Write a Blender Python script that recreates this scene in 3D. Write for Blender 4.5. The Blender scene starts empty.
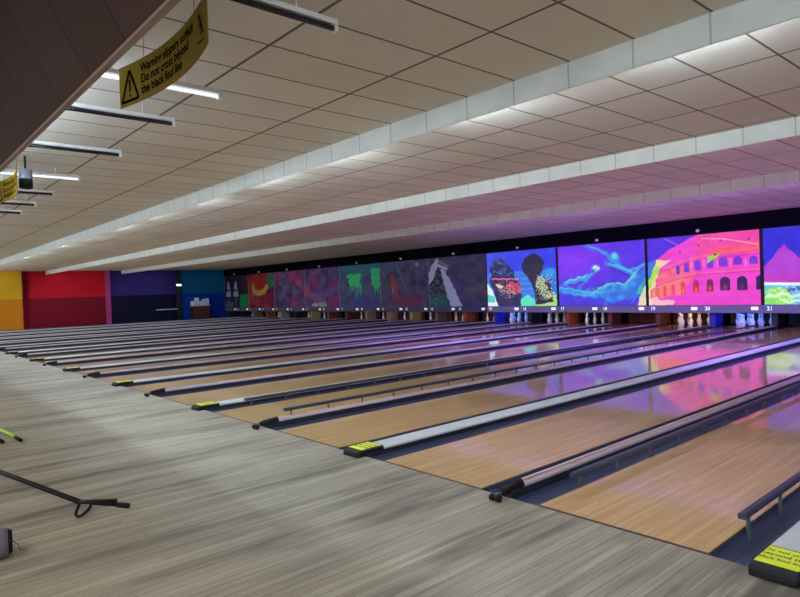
import bpy, math, random
import numpy as np
from mathutils import Vector, Matrix
random.seed(7)
rng = np.random.default_rng(5)
S = bpy.context.scene
COL = S.collection

# ------------------------------------------------------------------ camera
F_PX, YAW, PITCH, ROLL, EYE = 618.5, 0.8499, -0.0140, -0.0369, 1.4362
fw = Vector((-math.sin(YAW)*math.cos(PITCH), math.cos(YAW)*math.cos(PITCH), math.sin(PITCH)))
rt = Vector((math.cos(YAW), math.sin(YAW), 0)); up = rt.cross(fw)
r2 = rt*math.cos(ROLL) + up*math.sin(ROLL); u2 = -rt*math.sin(ROLL) + up*math.cos(ROLL)
cam = bpy.data.cameras.new('camera'); cam.sensor_width = 36; cam.lens = 36*F_PX/800
cam.clip_start = 0.05; cam.clip_end = 200
co = bpy.data.objects.new('camera', cam); COL.objects.link(co)
M = Matrix((r2, u2, -fw)).transposed().to_4x4(); M.translation = Vector((0, 0, EYE))
co.matrix_world = M; S.camera = co

# ------------------------------------------------------------------ world, exposure
S.view_settings.view_transform = 'Standard'; S.view_settings.look = 'None'
S.view_settings.gamma = 1; S.view_settings.use_curve_mapping = False
S.view_settings.exposure = 0.0
W = bpy.data.worlds.new('world'); S.world = W; W.use_nodes = True
W.node_tree.nodes['Background'].inputs[0].default_value = (0.80, 0.86, 1.0, 1)
W.node_tree.nodes['Background'].inputs[1].default_value = 0.58

def area(name, loc, sx, sy, power, color, direction=(0, 0, -1), spread=math.pi):
    l = bpy.data.lights.new(name, 'AREA'); l.shape = 'RECTANGLE'; l.size = sx; l.size_y = sy
    l.energy = power; l.color = color; l.spread = spread
    o = bpy.data.objects.new(name, l); COL.objects.link(o); o.location = loc
    o.rotation_euler = Vector(direction).to_track_quat('-Z', 'Y').to_euler()
    return o
# unseen fill lights added over the seating side behind the camera
for x in (-34, -26, -18, -10, -2, 5):
    area('seating_fill', (x, -2.4, 3.15), 5.0, 1.0, 215, (1.0, 0.96, 0.91))
# broad unseen fill light added behind the camera, brightens wall and fascias
area('rear_fill', (-16, -5.8, 1.5), 46, 2.4, 90, (0.86, 0.94, 1.0), (0, 1, 0.03))

# ------------------------------------------------------------------ helpers
def lin(c):
    c = np.asarray(c, float)/255.0
    return np.where(c <= 0.04045, c/12.92, ((c+0.055)/1.055)**2.4)
def L3(r, g, b): return tuple(float(v) for v in lin((r, g, b)))

class MB:
    def __init__(s): s.v = []; s.f = []; s.m = []
    def add(s, vs, fs, mi=0):
        n = len(s.v); s.v += [tuple(v) for v in vs]
        s.f += [tuple(i+n for i in f) for f in fs]; s.m += [mi]*len(fs); return s
    def box(s, x0, x1, y0, y1, z0, z1, mi=0, ch=0.0):
        if ch > 0:      # chamfered along the top and the vertical edges
            c = ch
            def ring(a, z): return [(x0+a+c, y0+a, z), (x1-a-c, y0+a, z), (x1-a, y0+a+c, z), (x1-a, y1-a-c, z), (x1-a-c, y1-a, z), (x0+a+c, y1-a, z), (x0+a, y1-a-c, z), (x0+a, y0+a+c, z)]
            vs = ring(0, z0)+ring(0, z1-c)+ring(c*0.7, z1)
            fs = [tuple(range(7, -1, -1)), tuple(range(16, 24))]
            for k in (0, 8):
                for i in range(8): fs.append((k+i, k+(i+1) % 8, k+8+(i+1) % 8, k+8+i))
            return s.add(vs, fs, mi)
        vs = [(x0,y0,z0),(x1,y0,z0),(x1,y1,z0),(x0,y1,z0),(x0,y0,z1),(x1,y0,z1),(x1,y1,z1),(x0,y1,z1)]
        return s.add(vs, [(3,2,1,0),(4,5,6,7),(0,1,5,4),(1,2,6,5),(2,3,7,6),(3,0,4,7)], mi)
    def prism_x(s, prof, x0, x1, mi=0):    # profile of (y, z)
        n = len(prof)
        vs = [(x0, y, z) for y, z in prof]+[(x1, y, z) for y, z in prof]
        return s.add(vs, [tuple(range(n)), tuple(range(2*n-1, n-1, -1))]+[(i, i+n, (i+1) % n+n, (i+1) % n) for i in range(n)], mi)
    def prism_y(s, prof, y0, y1, mi=0):    # profile of (x, z)
        n = len(prof)
        vs = [(x, y0, z) for x, z in prof]+[(x, y1, z) for x, z in prof]
        return s.add(vs, [tuple(range(n)), tuple(range(2*n-1, n-1, -1))]+[(i, i+n, (i+1) % n+n, (i+1) % n) for i in range(n)], mi)
    def tube(s, pts, r, n=10, mi=0):
        pts = [Vector(p) for p in pts]; rs = r if isinstance(r, (list, tuple)) else [r]*len(pts)
        vs = []; fs = []; prev = None
        for i, p in enumerate(pts):
            t = (pts[min(i+1, len(pts)-1)]-pts[max(i-1, 0)]).normalized()
            a = prev - t*prev.dot(t) if prev is not None else t.cross(Vector((0, 0, 1)))
            if a.length < 1e-4: a = t.cross(Vector((1, 0, 0)))
            a.normalize(); prev = a; b = t.cross(a)
            for k in range(n):
                q = 2*math.pi*k/n; vs.append(p+(a*math.cos(q)+b*math.sin(q))*rs[i])
        for i in range(len(pts)-1):
            for k in range(n): fs.append((i*n+k, i*n+(k+1) % n, (i+1)*n+(k+1) % n, (i+1)*n+k))
        fs += [tuple(range(n-1, -1, -1)), tuple(range((len(pts)-1)*n, len(pts)*n))]
        return s.add(vs, fs, mi)
    def lathe(s, prof, n=12, c=(0, 0, 0), mi=0):    # profile of (r, z)
        vs = [(c[0]+r*math.cos(2*math.pi*k/n), c[1]+r*math.sin(2*math.pi*k/n), c[2]+z) for r, z in prof for k in range(n)]
        fs = [(i*n+k, i*n+(k+1) % n, (i+1)*n+(k+1) % n, (i+1)*n+k) for i in range(len(prof)-1) for k in range(n)]
        fs += [tuple(range(n-1, -1, -1)), tuple(range((len(prof)-1)*n, len(prof)*n))]
        return s.add(vs, fs, mi)
    def build(s, name, mats, parent=None, smooth=False):
        me = bpy.data.meshes.new(name); me.from_pydata(s.v, [], s.f)
        for m in (mats if isinstance(mats, (list, tuple)) else [mats]): me.materials.append(m)
        me.polygons.foreach_set('material_index', s.m)
        if smooth: me.polygons.foreach_set('use_smooth', [True]*len(s.f))
        me.update()
        o = bpy.data.objects.new(name, me); COL.objects.link(o)
        if parent: o.parent = parent
        return o

def thing(name, label, cat, loc=(0, 0, 0), group=None):
    o = bpy.data.objects.new(name, None); COL.objects.link(o); o.location = loc
    o.empty_display_size = 0.1
    o['label'] = label; o['category'] = cat
    if group: o['group'] = group
    return o
def tag(o, label, cat, group=None):
    o['label'] = label; o['category'] = cat
    if group: o['group'] = group
    return o
def struct(o): o['kind'] = 'structure'; return o
def copy_tree(o, parent=None):
    c = o.copy(); COL.objects.link(c)
    if parent: c.parent = parent
    for ch in [k for k in o.children]: copy_tree(ch, c)
    return c

# ------------------------------------------------------------------ materials
def mat(name, col, rough=0.5, metal=0.0, coat=0.0, coat_rough=0.1, spec=0.5, emit=None, es=0.0):
    m = bpy.data.materials.new(name); m.use_nodes = True; b = m.node_tree.nodes['Principled BSDF']
    b.inputs['Base Color'].default_value = (*col, 1); b.inputs['Roughness'].default_value = rough
    b.inputs['Metallic'].default_value = metal; b.inputs['Coat Weight'].default_value = coat
    b.inputs['Coat Roughness'].default_value = coat_rough; b.inputs['Specular IOR Level'].default_value = spec
    if emit is not None:
        b.inputs['Emission Color'].default_value = (*emit, 1); b.inputs['Emission Strength'].default_value = es
    return m
class NT:
    def __init__(s, m): s.t = m.node_tree; s.n = s.t.nodes; s.b = s.n['Principled BSDF']
    def new(s, ty, **k):
        n = s.n.new(ty)
        for a, v in k.items(): setattr(n, a, v)
        return n
    def link(s, a, b): s.t.links.new(a, b)
    def put(s, node, i, v):
        if hasattr(v, 'is_linked') or hasattr(v, 'links'): s.link(v, node.inputs[i])
        else: node.inputs[i].default_value = v
    def math(s, op, a, b=None, c=None):
        n = s.new('ShaderNodeMath', operation=op)
        for i, v in enumerate((a, b, c)):
            if v is not None: s.put(n, i, v)
        return n.outputs[0]
    def mix(s, f, a, b, blend='MIX'):
        n = s.new('ShaderNodeMix', data_type='RGBA', blend_type=blend)
        s.put(n, 0, f)
        for i, v in ((6, a), (7, b)):
            if isinstance(v, tuple): v = (*v[:3], 1)
            s.put(n, i, v)
        return n.outputs[2]
    def noise(s, vec, scale, detail=3, dim='3D'):
        n = s.new('ShaderNodeTexNoise', noise_dimensions=dim); s.put(n, 'Vector', vec)
        n.inputs['Scale'].default_value = scale; n.inputs['Detail'].default_value = detail
        return n.outputs[0]
    def ramp(s, f, a, b):
        n = s.new('ShaderNodeMapRange'); s.put(n, 0, f); n.inputs[1].default_value = a; n.inputs[2].default_value = b
        return n.outputs[0]
    def pos(s):
        g = s.new('ShaderNodeNewGeometry'); x = s.new('ShaderNodeSeparateXYZ'); s.link(g.outputs['Position'], x.inputs[0])
        return g.outputs['Position'], x.outputs[0], x.outputs[1], x.outputs[2]
    def comb(s, x, y, z):
        n = s.new('ShaderNodeCombineXYZ')
        for i, v in enumerate((x, y, z)): s.put(n, i, v)
        return n.outputs[0]
    def line(s, x, pitch, off, w):     # 1 on a line of width w every pitch
        f = s.math('FRACT', s.math('DIVIDE', s.math('SUBTRACT', x, off-w/2), pitch))
        return s.math('LESS_THAN', f, w/pitch)

def wood_mat(name, c1, c2, c3, board, rough, coat, coat_rough, dirt=0.0, dirtcol=(0, 0, 0), seam=0.3, wander=0.08):
    m = mat(name, c1, rough, coat=coat, coat_rough=coat_rough); t = NT(m)
    P, x, y, z = t.pos()
    row = t.math('FLOOR', t.math('DIVIDE', x, board))
    wn = t.new('ShaderNodeTexWhiteNoise', noise_dimensions='1D'); t.link(row, wn.inputs['W'])
    seg = t.math('FLOOR', t.math('ADD', t.math('DIVIDE', y, 1.9), t.math('MULTIPLY', wn.outputs[0], 7.0)))
    wn2 = t.new('ShaderNodeTexWhiteNoise', noise_dimensions='2D'); t.link(t.comb(row, seg, 0.0), wn2.inputs['Vector'])
    g = t.noise(t.comb(t.math('MULTIPLY', x, 45.0), t.math('MULTIPLY', y, 1.3), 0.0), 1.0, 4)
    col = t.mix(wn2.outputs[0], c1, c2)
    col = t.mix(t.math('MULTIPLY', t.ramp(g, 0.42, 0.75), 0.6), col, c3)
    ln = t.line(x, board, 0.0, 0.0022 if board < 0.05 else 0.005)
    col = t.mix(t.math('MULTIPLY', ln, seam), col, (0.05, 0.035, 0.02))
    if dirt:
        d = t.noise(t.comb(t.math('MULTIPLY', x, 2.6), t.math('MULTIPLY', y, 0.55), 3.1), 1.0, 5)
        d2 = t.noise(t.comb(t.math('MULTIPLY', x, 14.0), t.math('MULTIPLY', y, 1.2), 1.3), 1.0, 4)
        k = t.math('MULTIPLY', t.ramp(d, 0.40, 0.62), t.ramp(d2, 0.30, 0.62))
        col = t.mix(t.math('MULTIPLY', k, dirt), col, dirtcol)
    t.link(col, t.b.inputs['Base Color'])
    return m

M_APP = wood_mat('worn_approach_boards', L3(170,161,143), L3(148,139,122), L3(108,99,84), 0.0635, 0.5, 0.0, 0.3, 1.0, L3(84,77,67), 0.6)
M_LANE = wood_mat('varnished_lane_boards', L3(214,176,116), L3(194,154,96), L3(158,116,68), 0.0274, 0.35, 1.0, 0.055, seam=0.45)
M_GUT = mat('navy_gutter_plastic', L3(58,66,92), 0.38)
M_CAP = mat('grey_divider_cap', L3(188,192,196), 0.42)
M_CAPN = mat('pinkish_divider_cap', L3(190,170,178), 0.42)
M_RED = mat('red_stripe', L3(150,40,50), 0.4)
M_BLK = mat('black_rubber', L3(15,15,18), 0.6, spec=0.25)
M_BODY = mat('dark_divider_side', L3(30,33,46), 0.45)
M_RAIL = mat('dark_bumper_rail', L3(52,56,78), 0.4)
M_POST = mat('grey_bumper_post', L3(92,96,104), 0.4, metal=0.3)
M_YEL = mat('lime_yellow_label', L3(215,228,40), 0.5)
M_INK = mat('black_ink', L3(25,22,10), 0.6)
M_SIGN = mat('mustard_yellow_sign', L3(142,112,2), 0.9, spec=0.08)
M_SIGNB = mat('mustard_edge', L3(150,128,30), 0.5)
M_SIGNINK = mat('brown_black_ink', L3(16,11,3), 0.95, spec=0.0)
M_WIRE = mat('thin_grey_wire', L3(70,75,75), 0.5)
M_BLACKW = mat('black_fascia_paint', L3(9,7,14), 0.9, spec=0.05)
M_SLATE = mat('slate_masking_frame', L3(70,66,84), 0.8, spec=0.1)
M_STRIP = mat('slate_masking_strip', L3(78,73,94), 0.8, spec=0.1)
M_BRIGHTSTRIP = mat('slate_strip_lit_copy', L3(92,86,112), 0.5, emit=L3(70,62,100), es=0.5)  # brighter copy of the strip, its lit look put into emission
M_DIG = mat('lit_white_digits', (0.8, 0.8, 0.85), 0.5, emit=(0.85, 0.88, 1.0), es=0.8)
M_DIGD = mat('dim_white_digits', (0.75, 0.75, 0.8), 0.5, emit=(0.8, 0.8, 0.85), es=0.55)
M_WHITE = mat('white_enamel', L3(228,230,228), 0.35)
M_TUBE = mat('lit_fluorescent_tube', (0.9, 0.95, 1.0), 0.5, emit=(0.72, 0.88, 1.0), es=300.0)
M_COVE = mat('lit_cove_tube', (0.9, 0.95, 1.0), 0.5, emit=(0.68, 0.86, 1.0), es=210.0)
M_LITB = mat('softly_lit_tube', (0.9, 0.92, 0.95), 0.5, emit=(0.85, 0.92, 1.0), es=0.9)
M_UV = mat('lit_violet_tube', (0.5, 0.2, 0.9), 0.5, emit=(0.34, 0.22, 1.0), es=1150.0)
M_PINKT = mat('lit_pink_tube', (0.9, 0.6, 0.8), 0.5, emit=(0.95, 0.72, 1.0), es=90.0)
M_BLKTUBE = mat('black_glass_tube', L3(14,12,18), 0.12)
M_PIN = mat('white_bowling_pin', L3(232,228,216), 0.25, coat=0.5)
M_PINRED = mat('red_pin_stripe', L3(180,30,35), 0.3)
M_DECK = mat('dark_pit_lining', L3(24,18,20), 0.7)
M_CURT = mat('dark_red_pit_curtain', L3(88,30,28), 0.8)
M_EMER = mat('lit_emergency_light', (0.9, 0.9, 0.95), 0.5, emit=(0.85, 0.92, 1), es=1.6)
M_BROWN = mat('dark_brown_cabinet', L3(48,30,32), 0.5)
M_LIME = mat('lime_green_plastic', L3(150,200,30), 0.35)
M_GREYP = mat('lilac_grey_plastic', L3(118,112,128), 0.45)

# ceiling tiles: laid along X with pitch 0.555, along Y with pitch 1.13
def ceiling_mat():
    m = mat('ceiling_tiles', L3(214,208,198), 0.85); t = NT(m); P, x, y, z = t.pos()
    tx = t.math('FLOOR', t.math('DIVIDE', t.math('ADD', x, 0.05), 0.555)); ty = t.math('FLOOR', t.math('DIVIDE', t.math('SUBTRACT', y, 3.43), 1.13))
    wn = t.new('ShaderNodeTexWhiteNoise', noise_dimensions='2D'); t.link(t.comb(tx, ty, 0.0), wn.inputs['Vector'])
    col = t.mix(wn.outputs[0], L3(210,204,194), L3(222,216,207))
    st = t.noise(P, 0.35, 4)
    col = t.mix(t.math('MULTIPLY', t.ramp(st, 0.45, 0.75), 0.35), col, L3(194,182,166))
    fl = t.noise(P, 90.0, 2); col = t.mix(t.math('MULTIPLY', t.ramp(fl, 0.5, 0.8), 0.12), col, L3(140,130,118))
    lx = t.line(x, 0.555, -0.05, 0.020); ly = t.line(y, 1.13, 3.43, 0.026)
    k = t.math('MAXIMUM', lx, ly)
    col = t.mix(t.math('MULTIPLY', k, 0.95), col, L3(92,80,70))
    t.link(col, t.b.inputs['Base Color'])
    bp = t.new('ShaderNodeBump'); bp.inputs['Strength'].default_value = 0.3; bp.inputs['Distance'].default_value = 0.01
    t.link(t.math('SUBTRACT', 1.0, k), bp.inputs['Height']); t.link(bp.outputs[0], t.b.inputs['Normal'])
    return m
M_CEIL = ceiling_mat()
def fascia_mat():
    m = mat('white_light_fascia', L3(226,228,222), 0.5); t = NT(m); P, x, y, z = t.pos()
    n = t.noise(P, 3.0, 3); col = t.mix(t.ramp(n, 0.3, 0.7), L3(216,220,216), L3(232,234,228))
    k = t.line(x, 0.555, -0.065, 0.014)
    col = t.mix(t.math('MULTIPLY', k, 0.5), col, L3(120,118,116)); t.link(col, t.b.inputs['Base Color'])
    return m
M_FASC = fascia_mat()
def bulk_mat():
    m = mat('brown_plank_soffit', L3(70,52,50), 0.7, spec=0.15); t = NT(m); P, x, y, z = t.pos()
    row = t.math('FLOOR', t.math('DIVIDE', t.math('ADD', x, 4.02), 0.57))
    wn = t.new('ShaderNodeTexWhiteNoise', noise_dimensions='1D'); t.link(row, wn.inputs['W'])
    col = t.mix(wn.outputs[0], L3(62,42,36), L3(70,49,46))
    n = t.noise(t.comb(t.math('MULTIPLY', x, 20.0), t.math('MULTIPLY', y, 2.0), t.math('MULTIPLY', z, 2.0)), 1.0, 3)
    col = t.mix(t.math('MULTIPLY', n, 0.3), col, L3(50,38,34))
    k = t.line(x, 0.57, -4.02, 0.014); col = t.mix(t.math('MULTIPLY', k, 0.8), col, L3(18,13,12))
    t.link(col, t.b.inputs['Base Color']); return m
M_BULK = bulk_mat()
M_EDGE = mat('brown_soffit_edge', L3(150,124,112), 0.5)
def wall_mat():
    # colour blocks painted along the left wall, each in an upper and a lower tone
    m = mat('painted_colour_blocks', (1, 1, 1), 0.8, spec=0.15); t = NT(m); P, x, y, z = t.pos()
    upc = [(-99, (222,172,40)), (6.95, (172,16,32)), (11.35, (44,34,100)), (15.6, (6,84,124))]
    loc = [(-99, (206,130,30)), (6.95, (112,14,34)), (11.35, (12,12,38)), (15.6, (8,50,146))]
    def chain(l):
        c = None
        for y0, rgb in l:
            cc = L3(*rgb)
            if c is None:
                n = t.new('ShaderNodeRGB'); n.outputs[0].default_value = (*cc, 1); c = n.outputs[0]
            else: c = t.mix(t.math('GREATER_THAN', y, y0), c, cc)
        return c
    col = t.mix(t.math('GREATER_THAN', z, 1.70), chain(loc), chain(upc))
    t.link(col, t.b.inputs['Base Color']); return m
M_WALL = wall_mat()

# ------------------------------------------------------------------ the room
X0, X1, YB, YF = -39.4, 7.0, -6.0, 20.6
ZC = 3.23
YFOUL = 3.275
struct(MB().box(X0, X1, YB, YFOUL, -0.25, 0.0).build('floor', M_APP))
struct(MB().box(X0, X1, YFOUL+0.001, YF, -0.25, -0.131).build('floor_lane_bed', M_DECK))
struct(MB().box(X0, X1, YB, YF, ZC, ZC+0.1).build('ceiling', M_CEIL))
struct(MB().box(X0-0.15, X0, YB, YF, -0.25, ZC+0.1).build('wall_left', M_WALL))
struct(MB().box(X0-0.15, X1, YF+0.001, YF+0.15, -0.25, ZC+0.1).build('wall_back', M_BLACKW))
n_tr = 0
def trim(mb, m):
    global n_tr; n_tr += 1
    return struct(mb.build('trim_%d' % n_tr, m))
# pilasters on the left wall
trim(MB().box(X0+0.001, X0+0.14, 6.9, 7.12, 0, ZC-0.002), mat('maroon_pilaster', L3(92,10,26), 0.9, spec=0.05))
trim(MB().box(X0+0.001, X0+0.14, 11.19, 11.46, 0, ZC-0.002), mat('magenta_pilaster', L3(158,44,112), 0.6))
trim(MB().box(X0+0.001, X0+0.14, 15.47, 15.73, 0, ZC-0.002), mat('black_pilaster', L3(14,14,26), 0.6))
# hanging light fascias
RIS = (4.4, 8.08, 12.15)
for y in RIS: trim(MB().box(X0+0.01, X1, y, y+0.02, 3.02, ZC-0.001), M_FASC)
# black fascia above the masking screens
YM = 18.787; ZT = 2.752; ZB = 0.425
trim(MB().box(X0+0.002, X1, YM, YM+0.1, ZT+0.005, ZC-0.001), M_BLACKW)
# brown plank bulkhead over the seating side
trim(MB().prism_x([(0.95, 2.60), (0.95, 2.68), (0.66, ZC-0.001), (0.608, ZC-0.001)], X0+0.01, X1), M_BULK)
trim(MB().prism_x([(0.952, 2.585), (0.985, 2.585), (0.985, 2.66), (0.952, 2.66)], X0+0.01, X1), M_EDGE)
# ledge between the left wall and lane 1
trim(MB().box(X0+0.001, X0+0.3, YFOUL+0.002, YM, -0.13, 0.03), M_BODY)

# ------------------------------------------------------------------ lights in the ceiling
TL = 1.1
tube_proto = None
def tube_thing(x, y, z, kind, label, group):
    t = thing({'w': 'fluorescent_tube', 'u': 'violet_tube', 'p': 'pink_tube', 'c': 'cove_tube'}[kind], label, 'light', (x, y, z), group)
    MB().box(-TL/2, TL/2, 0.0, 0.022, -0.006, 0.055).build('batten', M_WHITE, t)
    MB().tube([(-TL/2+0.02, 0.045, 0.0), (TL/2-0.02, 0.045, 0.0)], 0.013, 6).build('tube', {'w': M_TUBE, 'u': M_UV, 'p': M_PINKT, 'c': M_COVE}[kind], t, True)
    return t
bases = {}
def put_tube(x, y, kind, label, group, z=3.068):
    b = bases.get(kind)
    if b is None:
        b = bases[kind] = tube_thing(x, y, z, kind, label, group); return b
    c = copy_tree(b); c.location = (x, y, z); c['label'] = label; c['group'] = group
    return c
for x in (-2.0, -4.1, -6.6, -8.6, -11.2, -13.6, -16.2, -19, -22, -25, -28, -31, -34, -37):
    put_tube(x, RIS[0]+0.021, 'w', 'white fluorescent tube hidden behind the nearest white ceiling fascia', 'tubes behind the nearest ceiling fascia')
for x in (-20, -24.5, -29, -33.5, -37.5):
    put_tube(x, RIS[1]+0.021, 'w', 'white fluorescent tube hidden behind the middle white ceiling fascia', 'tubes behind the middle ceiling fascia')
for x in (-27, -32, -36.8):
    put_tube(x, RIS[2]+0.021, 'w', 'white fluorescent tube hidden behind the farthest white ceiling fascia', 'tubes behind the farthest ceiling fascia')
for x in (1.5, -3.6, -8.7):
    put_tube(x, RIS[1]+0.021, 'p', 'pinkish tube hidden behind the middle white ceiling fascia', 'pinkish tubes behind the middle ceiling fascia')
for x in (2.5, 0.0, -2.4, -4.8, -7.2, -9.6, -12.4):
    put_tube(x, RIS[2]+0.021, 'u', 'violet tube hidden behind the farthest white ceiling fascia', 'violet tubes behind the farthest ceiling fascia')
for x in (5.2, 3.0, 0.6, -1.0, -5.3, -6.5, -7.7, -10.4, -12.0, -14.2, -16.4, -18.6, -20.8, -23, -25.2, -27.4, -29.6, -31.8, -34, -36.2, -38.3):
    put_tube(x, 0.79, 'c', 'white fluorescent tube in the cove behind the brown plank bulkhead', 'tubes in the cove of the brown bulkhead', 3.05)

# battens hung under the ceiling between bulkhead and first fascia
def batten(x, dark, label):
    t = thing('ceiling_batten', label, 'light', (x, 0, 0), 'battens between the brown bulkhead and the nearest fascia')
    hb = MB().box(-0.024, 0.024, 1.12, 2.34, 3.118, 3.15)
    for y in (1.4, 2.05): hb.tube([(0, y, 3.149), (0, y, ZC-0.001)], 0.004, 6)
    hb.build('housing', M_WHITE, t)
    MB().box(-0.02, 0.02, 2.318, 2.345, 3.075, 3.117).build('end_cap', M_WHITE, t)
    MB().box(-0.02, 0.02, 1.115, 1.142, 3.075, 3.117).build('end_cap', M_WHITE, t)
    MB().tube([(0, 1.143, 3.097), (0, 2.317, 3.097)], 0.018 if dark else 0.014, 10).build('tube', M_BLKTUBE if dark else M_LITB, t, True)
    return t
BAT = [(-3.18, 1, 'ceiling batten with black tube nearest the camera, top of the photo'),
       (-4.84, 0, 'all white ceiling batten behind the yellow warning sign'),
       (-5.84, 1, 'ceiling batten with black tube just left of the yellow warning sign'),
       (-7.42, 1, 'ceiling batten with black tube, third black one from the camera'),
       (-9.17, 0, 'all white ceiling batten beside the hanging cylinder spotlight'),
       (-10.62, 1, 'ceiling batten with black tube right below the cylinder spotlight'),
       (-11.9, 1, 'ceiling batten with black tube, second from the left edge'),
       (-13.07, 1, 'ceiling batten with black tube, leftmost visible')]
for a in BAT: batten(*a)

# ------------------------------------------------------------------ text
def text_mesh(txt, size, align='LEFT', bold=0.0):
    cu = bpy.data.curves.new('txt', 'FONT'); cu.body = txt; cu.size = size; cu.align_x = align; cu.extrude = 0.0
    cu.resolution_u = 3; cu.offset = bold
    o = bpy.data.objects.new('txt', cu); COL.objects.link(o)
    dg = bpy.context.evaluated_depsgraph_get(); me = bpy.data.meshes.new_from_object(o.evaluated_get(dg))
    vs = [tuple(v.co) for v in me.vertices]; fs = [tuple(p.vertices) for p in me.polygons]
    bpy.data.objects.remove(o); bpy.data.curves.remove(cu); bpy.data.meshes.remove(me)
    return vs, fs

# ------------------------------------------------------------------ hanging warning signs
SW, SH = 1.36, 0.265
def sign_map(u, v, off=0.0):    # u 0..SW along the sign, v 0..SH up
    k = 2*u/SW-1
    return (u-SW/2, 0.085*(1-k*k)-off, v)
def make_sign(loc, label):
    t = thing('hanging_sign', label, 'sign', loc)
    n = 24; vs = []; fs = []
    for off in (0, -0.004):
        for i in range(n+1):
            for v in (0, SH): vs.append(sign_map(SW*i/n, v, off))
    m = 2*(n+1)
    for i in range(n):
        a = 2*i; fs += [(a, a+2, a+3, a+1), (m+a, m+a+1, m+a+3, m+a+2), (a, m+a, m+a+2, a+2), (a+1, a+3, m+a+3, m+a+1)]
    fs += [(0, 1, m+1, m), (2*n, m+2*n, m+2*n+1, 2*n+1)]
    MB().add(vs, fs).build('banner', M_SIGN, t, False)
    mb = MB()
    for k, ln in enumerate(('Warning slippery surface', 'Do not cross beyond', 'the black foul line')):
        v, f = text_mesh(ln, 0.082, 'LEFT', 0.0016); wd = max(q[0] for q in v); sc = min(1.0, 0.80/wd)
        mb.add([sign_map(0.26+q[0]*sc, 0.178-k*0.068+q[1]*0.95, 0.003) for q in v], f)
    mb.build('lettering', M_SIGNINK, t)
    tr = MB()
    def seg(a, b, w):
        (ax, ay), (bx, by) = a, b; dx, dy = bx-ax, by-ay; l = math.hypot(dx, dy); nx, ny = -dy/l*w/2, dx/l*w/2
        N = 6; vv = []; ff = []
        for i in range(N+1):
            px, py = ax+dx*i/N, ay+dy*i/N
            vv += [sign_map(px+nx, py+ny, 0.003), sign_map(px-nx, py-ny, 0.003)]
        for i in range(N): ff.append((2*i, 2*i+1, 2*i+3, 2*i+2))
        tr.add(vv, ff)
    A, B, Cc = (0.025, 0.03), (0.225, 0.03), (0.125, 0.225)
    for a, b in ((A, B), (B, Cc), (Cc, A)): seg(a, b, 0.018)
    seg((0.125, 0.165), (0.125, 0.088), 0.018); seg((0.125, 0.070), (0.125, 0.052), 0.018)
    tr.build('warning_triangle', M_SIGNINK, t)
    fi = MB(); tr = fi
    def seg2(a, b, w): seg(a, b, w)
    # slipping figure with motion lines
    seg((1.20, 0.165), (1.235, 0.125), 0.022); seg((1.235, 0.125), (1.265, 0.085), 0.014); seg((1.235, 0.125), (1.20, 0.095), 0.014)
    seg((1.205, 0.16), (1.245, 0.17), 0.010); seg((1.20, 0.155), (1.165, 0.135), 0.010); seg((1.15, 0.07), (1.27, 0.055), 0.008)
    vv = [sign_map(1.19+0.018*math.cos(q*math.pi/5), 0.192+0.018*math.sin(q*math.pi/5), 0.003) for q in range(10)]
    fi.add(vv, [tuple(range(10))]); fi.build('slipping_figure', M_SIGNINK, t)
    for u in (0.30, 1.08):
        a = sign_map(u, SH); MB().tube([(a[0], a[1]+0.002, a[2]-0.01), (a[0], a[1]+0.002, ZC-loc[2]-0.002)], 0.002, 5).build('hanging_wire', M_WIRE, t)
    return t
make_sign((-3.60, 1.36, 2.70), 'yellow hanging warning sign with black lettering at top left under the ceiling')
make_sign((-8.50, 1.36, 2.70), 'yellow hanging warning sign cut off by the left edge of the photo')

# cylinder spotlight
t = thing('cylinder_spotlight', 'dark cylinder spotlight hanging beside the far yellow sign', 'spotlight', (-8.62, 1.60, 0))
MB().lathe([(0.062, 2.83), (0.075, 2.84), (0.075, 2.94)], 16).build('lamp_bezel', M_BLK, t, True)
MB().lathe([(0.073, 2.941), (0.075, 2.95), (0.075, 3.05), (0.066, 3.06)], 16).build('housing', mat('grey_spot_housing', L3(120,126,140), 0.35), t, True)
MB().lathe([(0.012, 3.061), (0.012, ZC-0.002)], 8).build('stem', M_BLK, t)

# ------------------------------------------------------------------ lanes
TS = {1:'two pale towers screen', 2:'red crescent screen', 3:'murky purple screen', 4:'purple and pale green screen', 5:'dripping green screen', 6:'red tower screen', 7:'stepped pyramid screen',
 8:'stone heads screen', 9:'winding wall screen', 10:'pink arena screen', 11:'magenta pyramid screen', 12:'plain blue screen', 13:'plain violet screen'}
def which(n): return '%s lane under the %s' % ('left' if n % 2 else 'right', TS[(n+1)//2])
LW, NG, WG = 1.0668, 0.5034, 0.6753
PP = 2*LW+NG+WG
P19 = -7.335-WG-LW
def lane_x(n):
    k = (n-1)//2; b = P19+(k-9)*PP
    return b if n % 2 else b+LW+WG
NL = 26; YD = 20.05; GW = 0.20
def gutter_mb(x0, x1, y0, y1):
    mb = MB(); n = 10; top = []; 
    for i in range(n+1):
        a = math.pi*i/n; top.append(((x0+x1)/2-math.cos(a)*(x1-x0)/2, -0.008-0.075*math.sin(a)**0.8))
    prof = top+[(x1, -0.13), (x0, -0.13)]
    m = len(prof); vs = [(x, y0, z) for x, z in prof]+[(x, y1, z) for x, z in prof]
    fs = [(i+1, i, i+m, i+1+m) for i in range(m-1)]+[(0, m-1, 2*m-1, m)]
    for off in (0, m):
        for i in range(n):
            q = (off+i, off+i+1, off+m-2 if i >= n//2 else off+m-1)
            fs.append(q if off == 0 else q[::-1])
        q = (off+n//2, off+m-2, off+m-1); fs.append(q if off == 0 else q[::-1])
    return mb.add(vs, fs)
E = 0.0012
lane0 = None
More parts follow.
